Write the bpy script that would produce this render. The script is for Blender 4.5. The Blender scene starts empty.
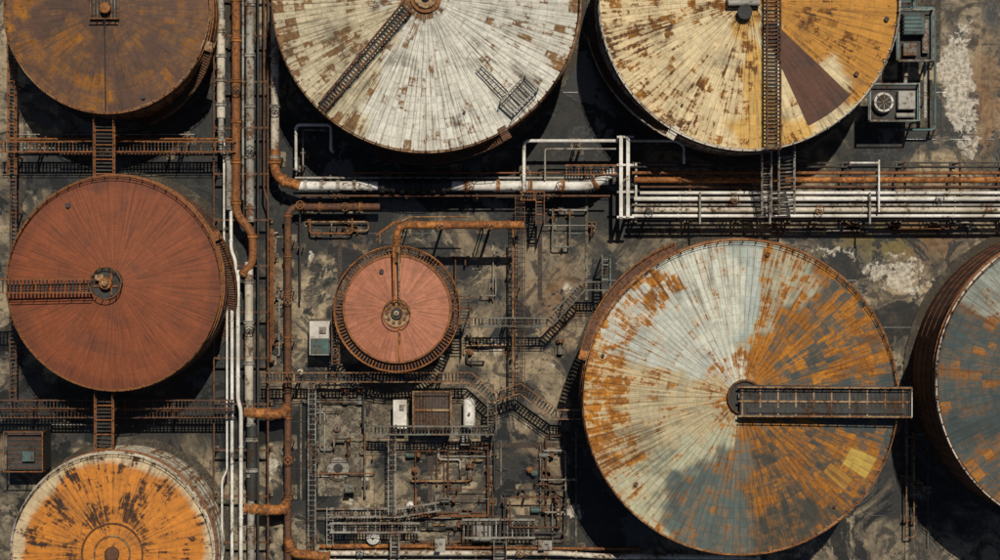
import bpy, math, random
import numpy as np
from mathutils import Vector, Matrix, noise as mn
random.seed(7)
S=bpy.context.scene
H=230.0
def P(u,v,z=0.0):
    """site plan (0.1 m units, origin top-left) surveyed from height H -> world metres"""
    k=(H-z)/H*0.1
    return Vector(((u-500)*k,(280-v)*k,z))
# ---------------------------------------------------------------- node helpers
class NT:
    def __init__(s,name):
        s.m=bpy.data.materials.new(name); s.m.use_nodes=True
        s.t=s.m.node_tree; s.n=s.t.nodes; s.b=s.n['Principled BSDF']; s.b.inputs['Specular IOR Level'].default_value=.2
    def L(s,a,b): s.t.links.new(a,b)
    def put(s,sock,v):
        if isinstance(v,bpy.types.NodeSocket): s.L(v,sock)
        elif isinstance(v,(tuple,list)):
            sock.default_value=(tuple(v)+(1,))[:4] if len(sock.default_value)==4 else tuple(v)[:3]
        else: sock.default_value=v
    def math(s,op,a,b=0.0,c=None,clamp=False):
        n=s.n.new('ShaderNodeMath'); n.operation=op; n.use_clamp=clamp
        s.put(n.inputs[0],a); s.put(n.inputs[1],b)
        if c is not None: s.put(n.inputs[2],c)
        return n.outputs[0]
    def noise(s,vec,scale,detail=6,rough=.6,dist=0.0):
        n=s.n.new('ShaderNodeTexNoise'); s.L(vec,n.inputs['Vector'])
        n.inputs['Scale'].default_value=scale; n.inputs['Detail'].default_value=detail
        n.inputs['Roughness'].default_value=rough; n.inputs['Distortion'].default_value=dist
        return n.outputs['Fac']
    def mix(s,f,a,b,mode='MIX'):
        n=s.n.new('ShaderNodeMix'); n.data_type='RGBA'; n.blend_type=mode
        s.put(n.inputs[0],f); s.put(n.inputs[6],a); s.put(n.inputs[7],b)
        return n.outputs[2]
    def ss(s,x,lo,hi,a=0.0,b=1.0):
        n=s.n.new('ShaderNodeMapRange'); n.interpolation_type='SMOOTHSTEP'
        s.put(n.inputs[0],x); s.put(n.inputs[1],lo); s.put(n.inputs[2],hi); s.put(n.inputs[3],a); s.put(n.inputs[4],b)
        return n.outputs[0]
    def pos(s): return s.n.new('ShaderNodeNewGeometry').outputs['Position']
    def obj(s): return s.n.new('ShaderNodeTexCoord').outputs['Object']
    def vmul(s,v,m):
        n=s.n.new('ShaderNodeVectorMath'); n.operation='MULTIPLY'; s.L(v,n.inputs[0]); n.inputs[1].default_value=m
        return n.outputs[0]
    def sep(s,v):
        q=s.n.new('ShaderNodeSeparateXYZ'); s.L(v,q.inputs[0]); return q.outputs
    def attr(s,name):
        n=s.n.new('ShaderNodeAttribute'); n.attribute_name=name; return n
    def bump(s,h,strength=.3,dist=.05):
        n=s.n.new('ShaderNodeBump'); n.inputs['Strength'].default_value=strength; n.inputs['Distance'].default_value=dist
        s.L(h,n.inputs['Height']); s.L(n.outputs[0],s.b.inputs['Normal'])
    def out(s,col,rough=.7,metal=0.0):
        s.put(s.b.inputs['Base Color'],col); s.put(s.b.inputs['Roughness'],rough); s.put(s.b.inputs['Metallic'],metal)
        return s.m
def metal(name,col,amt=.4,rust=(.15,.06,.022),rust2=(.05,.026,.016),scale=.5,rough=.6,dirt=.65):
    t=NT(name); p=t.pos()
    a=t.noise(p,scale,8,.7); b=t.noise(p,scale*6,5,.65); c=t.noise(p,.25,4,.6)
    v=t.math('ADD',t.math('MULTIPLY',a,.6),t.math('MULTIPLY',b,.4))
    thr=.66-.36*amt
    m=t.ss(v,thr-.03,thr+.05)
    rc=t.mix(t.ss(b,.35,.65),rust,rust2)
    base=t.mix(t.ss(c,.38,.62,0,dirt),col,(col[0]*.36,col[1]*.32,col[2]*.27))
    base=t.mix(t.ss(b,.35,.7,0,.5),base,(col[0]*.5,col[1]*.46,col[2]*.4))
    t.bump(v,.3,.04)
    return t.out(t.mix(t.math('MULTIPLY',m,.9),base,rc),t.ss(m,0,1,rough,.85))
M={}
M['white']=metal('white_painted_steel',(.60,.59,.55),.22)
M['grey']=metal('grey_lagging',(.27,.26,.23),.36)
M['beige']=metal('beige_lagging',(.46,.42,.34),.36)
M['rust']=metal('rusted_steel',(.18,.070,.024),.5,(.27,.11,.032),(.07,.03,.016))
M['rustdk']=metal('dark_rusted_steel',(.095,.046,.028),.5,(.15,.065,.026),(.035,.021,.016))
M['orange']=metal('orange_rust_paint',(.33,.13,.032),.5,(.19,.07,.02),(.08,.035,.016))
M['dark']=metal('dark_steel',(.036,.036,.035),.35,(.07,.034,.018),(.02,.015,.012))
M['steel']=metal('galvanised_steel',(.25,.245,.22),.38)
M['green']=metal('grey_green_steel',(.13,.14,.12),.4,(.17,.085,.035))
M['teal']=metal('teal_paint',(.07,.125,.125),.3)
M['tan']=metal('tan_steel',(.26,.175,.095),.5,(.2,.085,.03))
M['conc']=metal('cast_concrete',(.18,.155,.115),.5,(.08,.063,.045),(.03,.027,.022),scale=.7,rough=.9,dirt=.85)
M['concdk']=metal('oily_concrete',(.085,.074,.056),.5,(.045,.037,.028),(.02,.018,.016),scale=.7,rough=.9,dirt=.85)
# ---------------------------------------------------------------- mesh builder
class MB:
    def __init__(s): s.v=[]; s.f=[]; s.m=[]; s.mats=[]; s.sm=[]
    def mi(s,m):
        if m not in s.mats: s.mats.append(m)
        return s.mats.index(m)
    def add(s,vs,fs,m,smooth=False):
        o=len(s.v); i=s.mi(m); s.v+=[tuple(v) for v in vs]
        for f in fs: s.f.append([o+k for k in f]); s.m.append(i); s.sm.append(smooth)
    def beam(s,a,b,w,h,m,up=Vector((0,0,1))):
        a=Vector(a); b=Vector(b); d=(b-a)
        if d.length<1e-5: return
        d.normalize()
        if abs(d.dot(up))>.99: up=Vector((0,1,0))
        x=d.cross(up).normalized()*(w/2); y=x.cross(d).normalized()*(h/2)
        vs=[a-x-y,a+x-y,a+x+y,a-x+y,b-x-y,b+x-y,b+x+y,b-x+y]
        s.add(vs,[(0,1,2,3),(7,6,5,4),(0,4,5,1),(1,5,6,2),(2,6,7,3),(3,7,4,0)],m)
    def box(s,c,sz,m,bev=0.0):
        c=Vector(c); x,y,z=sz[0]/2,sz[1]/2,sz[2]/2
        if bev<=0:
            s.beam(c-Vector((x,0,0)),c+Vector((x,0,0)),sz[1],sz[2],m); return
        vs=[];o=[(-x,-y),(x,-y),(x,y),(-x,y)]
        for (zz,i) in ((-z,0),(z-bev,0),(z,bev)):
            for (a,b) in o: vs.append(c+Vector((a-math.copysign(i,a),b-math.copysign(i,b),zz)))
        fs=[(3,2,1,0),(8,9,10,11)]
        for l in (0,4):
            for k in range(4): fs.append((l+k,l+(k+1)%4,l+4+(k+1)%4,l+4+k))
        s.add(vs,fs,m)
    def cyl(s,a,b,r,m,n=16,r2=None,smooth=True,cap=True):
        a=Vector(a); b=Vector(b); d=(b-a).normalized(); r2=r if r2 is None else r2
        up=Vector((0,0,1)) if abs(d.z)<.9 else Vector((1,0,0))
        x=d.cross(up).normalized(); y=d.cross(x)
        vs=[];
        for p,q in ((a,r),(b,r2)):
            for k in range(n):
                t=2*math.pi*k/n; vs.append(p+x*q*math.cos(t)+y*q*math.sin(t))
        s.add(vs,[(k,n+k,n+(k+1)%n,(k+1)%n) for k in range(n)],m,smooth)
        if cap:
            s.add(vs[:n],[tuple(range(n))],m); s.add(vs[n:],[tuple(range(n))[::-1]],m)
    def tube(s,pts,r,m,n=12,closed=False):
        pts=[Vector(p) for p in pts]; N=len(pts); fr=[]; x=None
        for i in range(N):
            if closed: d=pts[(i+1)%N]-pts[i-1]
            else: d=pts[min(i+1,N-1)]-pts[max(i-1,0)]
            d.normalize()
            if x is None:
                up=Vector((0,0,1)) if abs(d.z)<.9 else Vector((1,0,0)); x=d.cross(up).normalized()
            else: x=(x-d*x.dot(d)).normalized()
            y=d.cross(x); fr.append((x.copy(),y))
        vs=[]
        for p,(x,y) in zip(pts,fr):
            for k in range(n):
                t=2*math.pi*k/n; vs.append(p+x*r*math.cos(t)+y*r*math.sin(t))
        fs=[]
        for i in range(N if closed else N-1):
            j=(i+1)%N
            for k in range(n): fs.append((i*n+k,j*n+k,j*n+(k+1)%n,i*n+(k+1)%n))
        s.add(vs,fs,m,True)
        if not closed: s.add(vs[:n],[tuple(range(n))],m); s.add(vs[-n:],[tuple(range(n))],m)
    def make(s,name,parent=None,recenter=True):
        me=bpy.data.meshes.new(name)
        V=np.array(s.v); loc=Vector((0,0,0))
        if recenter and parent is None:
            c=(V.min(0)+V.max(0))/2; c[2]=V[:,2].min(); V=V-c; loc=Vector(c)
        me.from_pydata([tuple(v) for v in V],[],s.f)
        for m in s.mats: me.materials.append(M[m] if isinstance(m,str) else m)
        me.polygons.foreach_set('material_index',s.m); me.polygons.foreach_set('use_smooth',s.sm); me.update()
        o=bpy.data.objects.new(name,me); S.collection.objects.link(o); o.location=loc
        if parent: o.parent=parent
        return o
def fillet(pts,rr,n=6):
    pts=[Vector(p) for p in pts]; out=[pts[0]]
    for i in range(1,len(pts)-1):
        a,b,c=pts[i-1],pts[i],pts[i+1]; la=(a-b).length; lc=(c-b).length; q=min(rr,la*.48,lc*.48)
        s=b+(a-b).normalized()*q; e=b+(c-b).normalized()*q
        for k in range(n+1):
            t=k/n; out.append(s*(1-t)**2+b*2*t*(1-t)+e*t*t)
    out.append(pts[-1]); return out
def along(pts,step):
    """yield (point,dir) at regular distance"""
    res=[]; pts=[Vector(p) for p in pts]; carry=step*.5
    for a,b in zip(pts,pts[1:]):
        L=(b-a).length
        if L<1e-6: continue
        d=(b-a)/L; t=carry
        while t<L: res.append((a+d*t,d)); t+=step
        carry=t-L
    return res
def pipe(path,r,m,name='pipeline',fl=6.0,sup=7.0,fm=None,bend=None,drop=False,mb=None):
    own=mb is None; mb=mb or MB()
    pts=[P(*p) for p in path]
    if drop: pts=[Vector((pts[0].x,pts[0].y,.1))]+pts+[Vector((pts[-1].x,pts[-1].y,.1))]
    f=fillet(pts,bend or r*3.2); mb.tube(f,r,m,12 if r>.15 else 8)
    if fl:
        for p,d in along(pts,fl):
            w=max(.05,r*.25); mb.cyl(p-d*w,p+d*w,r*1.3,fm or m,14)
            if r>.25: mb.cyl(p-d*(w+.12),p-d*(w+.06),r*1.3,fm or m,14)
    if sup:
        for p,d in along(pts,sup):
            if abs(d.z)>.3 or p.z<.3: continue
            x=Vector((-d.y,d.x,0)).normalized()*(r+.18); z=p.z-r-.08
            mb.beam((p.x-x.x,p.y-x.y,z),(p.x+x.x,p.y+x.y,z),.16,.14,'rustdk')
            for q in (p-x*.8,p+x*.8): mb.beam((q.x,q.y,z-.07),(q.x,q.y,0),.1,.1,'rustdk')
            mb.box((p.x,p.y,.06),(r*2+.7,r*2+.7,.12),'conc')
    return mb.make(name) if own else mb
def off(pts,w):
    out=[]; n=len(pts)
    for i in range(n):
        d=Vector((0,0,0))
        if i>0: d+=(pts[i]-pts[i-1]).normalized()
        if i<n-1: d+=(pts[i+1]-pts[i]).normalized()
        d.normalize(); x=Vector((-d.y,d.x,0)).normalized()
        k=1.0
        if 0<i<n-1:
            c=(pts[i]-pts[i-1]).normalized().dot(d); k=1/max(.5,c)
        out.append(pts[i]+x*w*k)
    return out
def catwalk(path,w,m='rust',deck='dark',rm=None,name='catwalk',legs=7.0,rail=True,step=.3,mb=None,sides=(-1,1)):
    own=mb is None; mb=mb or MB(); rm=rm or m
    pts=[P(*p) for p in path]
    L=off(pts,w/2); R=off(pts,-w/2)
    for side in (L,R):
        for a,b in zip(side,side[1:]): mb.beam(a,b,.10,.22,m)
    for k,(p,d) in enumerate(along(pts,step)):
        x=Vector((-d.y,d.x,0)).normalized()*(w/2-.05)
        if k%4==0: mb.beam(p-x,p+x,.12,.12,m)
        else: mb.beam(p-x+Vector((0,0,.03)),p+x+Vector((0,0,.03)),step*.42,.03,deck)
    if rail:
        for sd,side in ((1,L),(-1,R)):
            if sd not in sides: continue
            for h in (.55,1.1):
                up=[q+Vector((0,0,h)) for q in side]
                for a,b in zip(up,up[1:]): mb.beam(a,b,.06,.06,rm)
            for p,d in along(side,1.2): mb.beam(p,p+Vector((0,0,1.1)),.06,.06,rm)
    if legs:
        for p,d in along(pts,legs):
            x=Vector((-d.y,d.x,0)).normalized()*(w/2)
            for q in (p-x,p+x): mb.beam((q.x,q.y,p.z-.1),(q.x,q.y,0),.14,.14,m)
            mb.beam(p-x-Vector((0,0,.15)),p+x-Vector((0,0,.15)),.12,.18,m)
            a=p-x;b=p+x; mb.beam((a.x,a.y,.4),(b.x,b.y,p.z-.4),.07,.07,m)
    return mb.make(name) if own else mb
def tray(path,w,m='steel',name='cable_tray',step=.5,legs=6.0,cables=True):
    mb=MB(); pts=[P(*p) for p in path]; L=off(pts,w/2); R=off(pts,-w/2)
    for s in (L,R):
        for a,b in zip(s,s[1:]): mb.beam(a,b,.08,.14,m)
    for p,d in along(pts,step):
        x=Vector((-d.y,d.x,0)).normalized()*(w/2); mb.beam(p-x,p+x,.08,.05,m)
    if cables:
        for k in (-.25,.0,.22): mb.tube(off([q+Vector((0,0,.07)) for q in pts],w*k),.045,'dark',6)
    for p,d in along(pts,legs):
        mb.beam((p.x,p.y,p.z-.05),(p.x,p.y,0),.12,.12,m)
    return mb.make(name)
# ---------------------------------------------------------------- tanks
def roofmat(name,rA,rB,amp_s=.35,amp_b=.6,K=24,sr=.4,sc=.35,fine=.3,sweep=.25,grime=.45,plate=1.0):
    t=NT(name); o=t.obj()
    x,y,_=t.sep(o)
    r=t.math('MAXIMUM',t.math('SQRT',t.math('ADD',t.math('MULTIPLY',x,x),t.math('MULTIPLY',y,y))),.3)
    def polar(K,kr,off=0):
        cb=t.n.new('ShaderNodeCombineXYZ')
        t.L(t.math('MULTIPLY',t.math('DIVIDE',x,r),K),cb.inputs[0]); t.L(t.math('MULTIPLY',t.math('DIVIDE',y,r),K),cb.inputs[1])
        t.L(t.math('ADD',t.math('MULTIPLY',r,kr),off),cb.inputs[2]); return cb.outputs[0]
    streak=t.noise(polar(K*1.6,.22),1.0,5,.65,.2)
    mid=t.noise(polar(K*.5,.4,7),1.0,8,.72,.5)
    ringn=t.noise(polar(1.5,2.2,3),1.0,4,.6)
    blob=t.noise(o,.38,10,.74,.3); fin=t.noise(o,2.6,8,.76); soot=t.noise(o,.2,8,.7,.8)
    at=t.attr('pcol').outputs['Color']; ru=t.attr('rust').outputs['Fac']
    pl=t.attr('plate').outputs['Color']; px,py,_=t.sep(pl)
    ov=t.attr('ovc')
    oa=ov.outputs['Alpha']
    at=t.mix(oa,at,ov.outputs['Color'])
    at=t.mix(1.0,at,py,'MULTIPLY')
    def c5(n,a): return t.math('MULTIPLY',t.math('SUBTRACT',n,.5),a)
    v=t.math('ADD',ru,t.math('MULTIPLY',px,plate))
    for q in (c5(streak,amp_s*2.3),c5(mid,amp_s*2.8),c5(blob,amp_b*3.0),c5(fin,1.1),c5(ringn,.4)): v=t.math('ADD',v,q)
    v=t.math('SUBTRACT',v,t.math('MULTIPLY',oa,1.0))
    m=t.ss(v,.43,.60)
    rc=t.mix(t.ss(t.math('ADD',t.math('MULTIPLY',streak,.4),t.math('MULTIPLY',blob,.6)),.42,.58),rA,rB)
    rc=t.mix(t.ss(v,.80,1.15,0,.75),rc,t.mix(1.0,rB,(.5,.45,.42),'MULTIPLY'))
    rc=t.mix(t.ss(fin,.42,.66,0,.6),rc,t.mix(1.0,rc,(.36,.32,.3),'MULTIPLY'))
    base=t.mix(t.ss(fin,.40,.66,0,fine),at,t.mix(1.0,at,(.40,.36,.30),'MULTIPLY'))
    base=t.mix(t.ss(streak,.48,.70,0,sweep*1.7),base,t.mix(1.0,at,(.42,.35,.26),'MULTIPLY'))
    base=t.mix(t.ss(v,.12,.5,0,.4),base,t.mix(.5,at,rA))
    col=t.mix(m,base,rc)
    col=t.mix(t.ss(t.math('ADD',soot,t.math('MULTIPLY',streak,.45)),.71,.93,0,grime),col,(.020,.019,.018))
    def uv(n):
        u=t.n.new('ShaderNodeUVMap'); u.uv_map=n; q=t.sep(u.outputs[0]); return q[0],q[1]
    a,b=uv('ea'); c,d=uv('eb')
    e1=t.math('MINIMUM',a,b); e2=t.math('MINIMUM',c,d)
    w=t.ss(blob,.35,.62,.35,1.0)
    s1=t.math('MULTIPLY',t.ss(e1,.0,.085,sr,0.0),w); s2=t.math('MULTIPLY',t.ss(e2,.0,.08,sc,0.0),t.ss(mid,.38,.6))
    col=t.mix(t.math('MAXIMUM',s1,s2),col,(.022,.018,.014))
    t.bump(t.math('ADD',t.math('MULTIPLY',fin,.6),t.math('MULTIPLY',t.ss(t.math('MINIMUM',e1,e2),0,.1),.5)),.3,.04)
    return t.out(col,t.ss(m,0,1,.62,.9))
def wallmat(name,col,rust,amt):
    t=NT(name); o=t.obj(); s=t.noise(t.vmul(o,(1.6,1.6,.12)),1.0,7,.7); f=t.noise(o,2.5,5,.6)
    v=t.math('ADD',t.math('MULTIPLY',s,.7),t.math('MULTIPLY',f,.3))
    c=t.mix(t.ss(v,.6-.3*amt,.7-.3*amt),col,rust); c=t.mix(t.ss(f,.4,.7,0,.6),c,tuple(x*.4 for x in rust))
    t.bump(f,.2,.03); return t.out(c,.7)
def tank(u,v,rp,h,fn,rmat,wmat,nsec=64,nring=12,rail='rust',ring='rust',rise=.5,stair=None,hub=None,step=1.2,railh=1.0,seed=1,curb='rust',lip=True,bl=2,vents=4,warp=8):
    rng=random.Random(seed)
    c=P(u,v,h); R=rp*.1*(H-h)/H
    e=bpy.data.objects.new('storage_tank',None); S.collection.objects.link(e); e.location=(c.x,c.y,0); e.empty_display_size=2
    asub=max(2,int(round(400/nsec))); rsub=max(2,int(round(66/nring))); NA=nsec*asub; NR=nring*rsub
    wts=[rng.uniform(.7,1.35) for _ in range(nring)]; cs_=np.concatenate([[0],np.cumsum(wts)]); cs_=cs_/cs_[-1]*R; cs_[0]=.02
    rad=np.concatenate([np.linspace(cs_[i],cs_[i+1],rsub+1)[:-1] for i in range(nring)]+[[R]])
    th=2*np.pi*np.arange(NA)/NA
    C=np.zeros((NR+1,NA,3)); RU=np.zeros((NR+1,NA))
    for i in range(NR+1):
        r=rad[i]
        for k in range(NA):
            x,y=r*math.cos(th[k]),r*math.sin(th[k])
            n1=mn.fractal(Vector((x*.16+seed*9,y*.16,0)),.7,2.1,5); n2=mn.fractal(Vector((x*.2,y*.2+seed*5,9)),.7,2.1,4)
            q=max(.25,r/R)
            d=(math.degrees(th[k])+n1*warp*1.6/q)%360
            col,rs,_,_=fn(d,min(1,max(0,r/R+n2*.06)))
            C[i,k]=col; RU[i,k]=rs
    for _ in range(bl):
        C=(np.roll(C,1,1)+C*2+np.roll(C,-1,1))/4; RU=(np.roll(RU,1,1)+RU*2+np.roll(RU,-1,1))/4
        C[1:-1]=(C[:-2]+2*C[1:-1]+C[2:])/4; RU[1:-1]=(RU[:-2]+2*RU[1:-1]+RU[2:])/4
    vs=np.zeros((NR+1,NA,3)); vs[...,0]=rad[:,None]*np.cos(th)[None]; vs[...,1]=rad[:,None]*np.sin(th)[None]; vs[...,2]=(h+rise*(1-rad/R))[:,None]
    fs=[];ea=[];eb=[];plc=[];ovc=[]
    table={}
    for i in range(NR):
        I=i//rsub; fr=cs_[I+1]/R; st=4 if fr<.22 else (2 if fr<.5 else 1); r0,r1=rad[i],rad[i+1]; rr=(cs_[I]+cs_[I+1])/2/R
        for k in range(NA):
            p=k//(asub*st); key=(I,p)
            t0=2*math.pi*p*asub*st/NA; t1=2*math.pi*(p+1)*asub*st/NA
            if key not in table:
                dg=math.degrees((t0+t1)/2); col,rs,pp,pa=fn(dg%360,rr); cl=mn.noise(Vector((math.cos(t0)*rr*5,math.sin(t0)*rr*5,seed)))
                b=pa*rng.uniform(.4,1.05) if rng.random()<pp*max(0,1+cl*3.0) else rng.uniform(-.06,.06)
                tint=1+rng.uniform(-.13,.09); o=OV(fn,dg%360,rr)
                table[key]=((b,tint,0,1),o)
            pv,o=table[key]
            a=th[k]; bb=a+2*math.pi/NA
            n=(k+1)%NA
            fs.append((i*NA+k,(i+1)*NA+k,(i+1)*NA+n,i*NA+n))
            for (r,t) in ((r0,a),(r1,a),(r1,bb),(r0,bb)):
                ea.append(((t-t0)*r,(t1-t)*r)); eb.append((r-cs_[I],cs_[I+1]-r)); plc.append(pv); ovc.append(o)
    me=bpy.data.meshes.new('roof'); me.from_pydata([tuple(q) for q in vs.reshape(-1,3)],[],fs)
    def at(nm,ty,dom,arr,f): A=me.attributes.new(nm,ty,dom); A.data.foreach_set(f,np.asarray(arr,dtype=np.float32).ravel())
    at('pcol','FLOAT_COLOR','POINT',np.concatenate([C.reshape(-1,3),np.ones(((NR+1)*NA,1))],1),'color')
    at('rust','FLOAT','POINT',RU,'value'); at('plate','FLOAT_COLOR','CORNER',plc,'color'); at('ovc','FLOAT_COLOR','CORNER',ovc,'color')
    U=me.uv_layers.new(name='ea'); U.data.foreach_set('uv',np.array(ea,dtype=np.float32).ravel())
    U=me.uv_layers.new(name='eb'); U.data.foreach_set('uv',np.array(eb,dtype=np.float32).ravel())
    me.materials.append(rmat); me.update()
    ro=bpy.data.objects.new('roof',me); S.collection.objects.link(ro); ro.parent=e
    if me.polygons[0].normal.z<0: me.flip_normals()
    mb=MB(); n=128
    vv=[];ff=[]
    lv=[0,h*.2,h*.4,h*.6,h*.8,h-.02]
    for z in lv:
        for k in range(n):
            t=2*math.pi*k/n; vv.append((R*math.cos(t),R*math.sin(t),z))
    for l in range(len(lv)-1):
        for k in range(n): ff.append((l*n+k,l*n+(k+1)%n,(l+1)*n+(k+1)%n,(l+1)*n+k))
    mb.add(vv,ff,wmat,True)
    def circ(r,z,nn=160): return [Vector((r*math.cos(2*math.pi*k/nn),r*math.sin(2*math.pi*k/nn),z)) for k in range(nn)]
    def annulus(r0,r1,z0,z1,m,nn=128):
        vv=[]
        for (r,z) in ((r0,z0),(r1,z0),(r1,z1),(r0,z1)):
            for k in range(nn):
                t=2*math.pi*k/nn; vv.append((r*math.cos(t),r*math.sin(t),z))
        ff=[]
        for a in range(4):
            b=(a+1)%4
            for k in range(nn): ff.append((a*nn+k,a*nn+(k+1)%nn,b*nn+(k+1)%nn,b*nn+k))
        mb.add(vv,ff,m)
    for z in lv[1:-1]: annulus(R+.002,R+.05,z-.04,z+.04,wmat)
    annulus(R+.003,R+.22,h-.9,h-.8,ring)
    if lip: annulus(R-.06,R+.12,h-.1,h+.12,curb)
    annulus(R+.004,R+.8,0.006,.25,'concdk')
    mb.make('shell',e)
    mb=MB()
    rr=R-.02
    if railh:
        for z in (.5*railh,railh): mb.tube(circ(rr,h+z),.035,rail,5,closed=True)
        np_=int(2*math.pi*R/step)
        for k in range(np_):
            t=2*math.pi*k/np_; x,y=rr*math.cos(t),rr*math.sin(t)
            mb.beam((x,y,h),(x,y,h+railh),.07,.07,rail)
            mb.beam((x*.985,y*.985,h+.1),(x*1.012,y*1.012,h+.1),.1,.1,rail)
    if stair:
        a0,a1=map(math.radians,stair); ns=int(h/.22)
        prev=None
        for k in range(ns):
            f=k/(ns-1); t=a0+(a1-a0)*f; z=.3+(h-.3)*f; cs,sn=math.cos(t),math.sin(t)
            mb.beam(((R+.05)*cs,(R+.05)*sn,z),((R+.9)*cs,(R+.9)*sn,z),.3,.05,'rustdk')
            q=Vector(((R+.9)*cs,(R+.9)*sn,z))
            if prev is not None:
                mb.beam(prev,q,.06,.25,rail); mb.beam(prev+Vector((0,0,1)),q+Vector((0,0,1)),.06,.06,rail)
            if k%4==0: mb.beam(q,q+Vector((0,0,1)),.06,.06,rail)
            prev=q
        mb.beam(prev,(R*math.cos(a1)*.97,R*math.sin(a1)*.97,h),.9,.06,rail)
    for k in range(vents):
        t=rng.uniform(0,6.28); q=R*rng.uniform(.75,.95); z=h+rise*(1-q/R); x,y=q*math.cos(t),q*math.sin(t); r=rng.uniform(.1,.2); mm=rng.choice(['rustdk','dark'])
        mb.cyl((x,y,z-.02),(x,y,z+.25),r,mm,14); mb.cyl((x,y,z+.25),(x,y,z+.32),r*1.25,mm,14)
    mb.make('railing_and_fittings',e)
    if hub:
        mb=MB(); hub(mb,R,h+rise); mb.make('centre_hub',e)
    return e,c,R
SLATE=(.034,.048,.049); CREAM=(.50,.41,.24); GOLD=(.37,.17,.022)
# each returns plate colour, rust bias, chance of a rusted plate, its extra rust
def f1(d,r):
    ru=.06
    if 285<d<360 or d<40: ru=.27
    if 200<d<270 and r>.3: ru=.36
    if 150<d<200 and r>.7: ru=.45
    return (.072,.037,.023),ru,.08,.2
def f2(d,r):
    c=(.49,.48,.415); ru=.13; pp,pa=.2,.34
    if 175<d<242: ru=.27 if r>.3 else .12; pp,pa=.38,.38; c=(.41,.36,.24)
    elif 242<=d<262: pp,pa=.25,.4
    elif d>330 or d<20: ru=.2; pp,pa=.32,.4; c=(.43,.42,.36)
    if .52<r<.6: pp+=.25
    if r>.9: ru+=.1
    if r<.14: ru=.5
    return c,ru,pp,pa
def f3(d,r):
    c=CREAM; ru=.18; pp,pa=.2,.3
    if 175<=d<212: ru=.42; pp=.3
    elif 212<=d<262: ru=.36 if r>.6 else .2
    elif 262<=d<296: c=(.45,.28,.08); ru=.22 if r>.35 else .45
    elif d>=318 or d<25: c=GOLD; ru=.34 if r<.8 else .2; pp=.15
    if r<.2: ru=.55
    return c,ru,pp,pa
def f4(d,r):
    return ((.172,.046,.0155) if r<.9 else (.13,.036,.014)),(-.14 if r>.25 else .05),0,0
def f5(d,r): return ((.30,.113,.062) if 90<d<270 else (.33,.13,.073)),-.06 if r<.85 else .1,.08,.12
def f6(d,r):
    pp,pa=.08,.22
    if 78<=d<93: c=(.27,.31,.275) if r>.35 else (.42,.42,.33); ru=.02
    elif 62<=d<78: c=(.26,.26,.19); ru=.45
    elif 93<=d<128: c=(.42,.43,.36); ru=.12; pp,pa=.2,.3
    elif 128<=d<160: c=(.36,.38,.33); ru=.17 if r<.75 else .5; pp=.2
    elif 160<=d<205: c=(.36,.31,.19); ru=.55 if r>.7 else .26
    elif 205<=d<238: c=(.32,.32,.22); ru=.22 if r<.85 else .38
    elif 238<=d<278: c=(.065,.088,.083); ru=.22 if r>.5 else .35
    elif 278<=d<312: c=(.032,.034,.028); ru=.50 if r<.75 else .36; pp,pa=.25,-.2
    elif 312<=d<340: c=(.030,.035,.031); ru=.54 if r>.25 else .4; pp,pa=.2,-.2
    elif d>=340 or d<18: c=SLATE; ru=.22 if r>.35 else .4; pp,pa=.3,.3
    else: c=(.034,.043,.040); ru=.66 if r<.5 else .55; pp,pa=.3,-.3
    if r<.27: ru=max(ru,.6) if d<90 or d>240 else max(ru,.42)
    return c,ru,pp,pa
def f7(d,r):
    c=(.032,.050,.052); ru=.1; pp,pa=.2,.28
    if 115<d<150: c=(.2,.22,.19); ru=.16
    if 150<=d<190: ru=.3 if r>.6 else .12
    if 205<d<250: ru=.42 if r>.55 else .2
    return c,ru,pp,pa
def f8(d,r):
    c=(.42,.15,.017); ru=.30
    if r<.3: ru=.15
    if .3<r<.42: ru=.45
    if r>.9: c=(.42,.33,.20); ru=.3
    if 40<d<150 and r<.9: ru+=.12
    return c,ru,.1,.2
def OV(fn,d,r):
    if fn is f3 and 296<d<318 and .2<r<.93: return (.080,.034,.021,1)
    if fn is f6 and 327<d<336 and .78<r<.93: return (.42,.28,.05,.8)
    if fn is f6 and 319<d<325 and .72<r<.9: return (.42,.20,.018,.6)
    if fn is f6 and 81<d<86 and r>.5: return (.36,.38,.35,.5)
    return (0,0,0,0)
DB=(.06,.026,.015); MBR=(.13,.052,.02)
rm1=roofmat('tank_roof_brown',(.36,.15,.018),(.19,.078,.018),.28,.62,14,.35,.12,.35,.3,.6)
rm2=roofmat('tank_roof_white',(.12,.06,.032),(.20,.115,.048),.38,.5,32,.62,.34,.35,.5,.6)
rm3=roofmat('tank_roof_cream',(.30,.13,.02),(.11,.046,.015),.45,.55,24,.45,.3,.35,.45,.5)
rm4=roofmat('tank_roof_terracotta',MBR,DB,.12,.17,34,.34,.0,.35,.45,.4,.3)
rm5=roofmat('tank_roof_clay',DB,MBR,.16,.28,26,.28,.0,.4,.4,.35,.5)
rm6=roofmat('tank_roof_patchwork',(.42,.165,.016),(.21,.083,.016),.42,.5,32,.55,.32,.35,.4,.6)
rm7=roofmat('tank_roof_slate',(.33,.14,.025),(.16,.068,.022),.36,.5,24,.5,.4,.35,.35)
rm8=roofmat('tank_roof_orange',(.12,.046,.016),(.045,.024,.015),.42,.58,16,.35,.2,.35,.35,.6)
w_br=wallmat('tank_wall_brown',(.12,.052,.028),(.06,.028,.018),.5)
w_wh=wallmat('tank_wall_white',(.40,.36,.28),(.15,.07,.03),.4)
w_or=wallmat('tank_wall_orange',(.26,.125,.045),(.10,.044,.02),.5)
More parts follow.
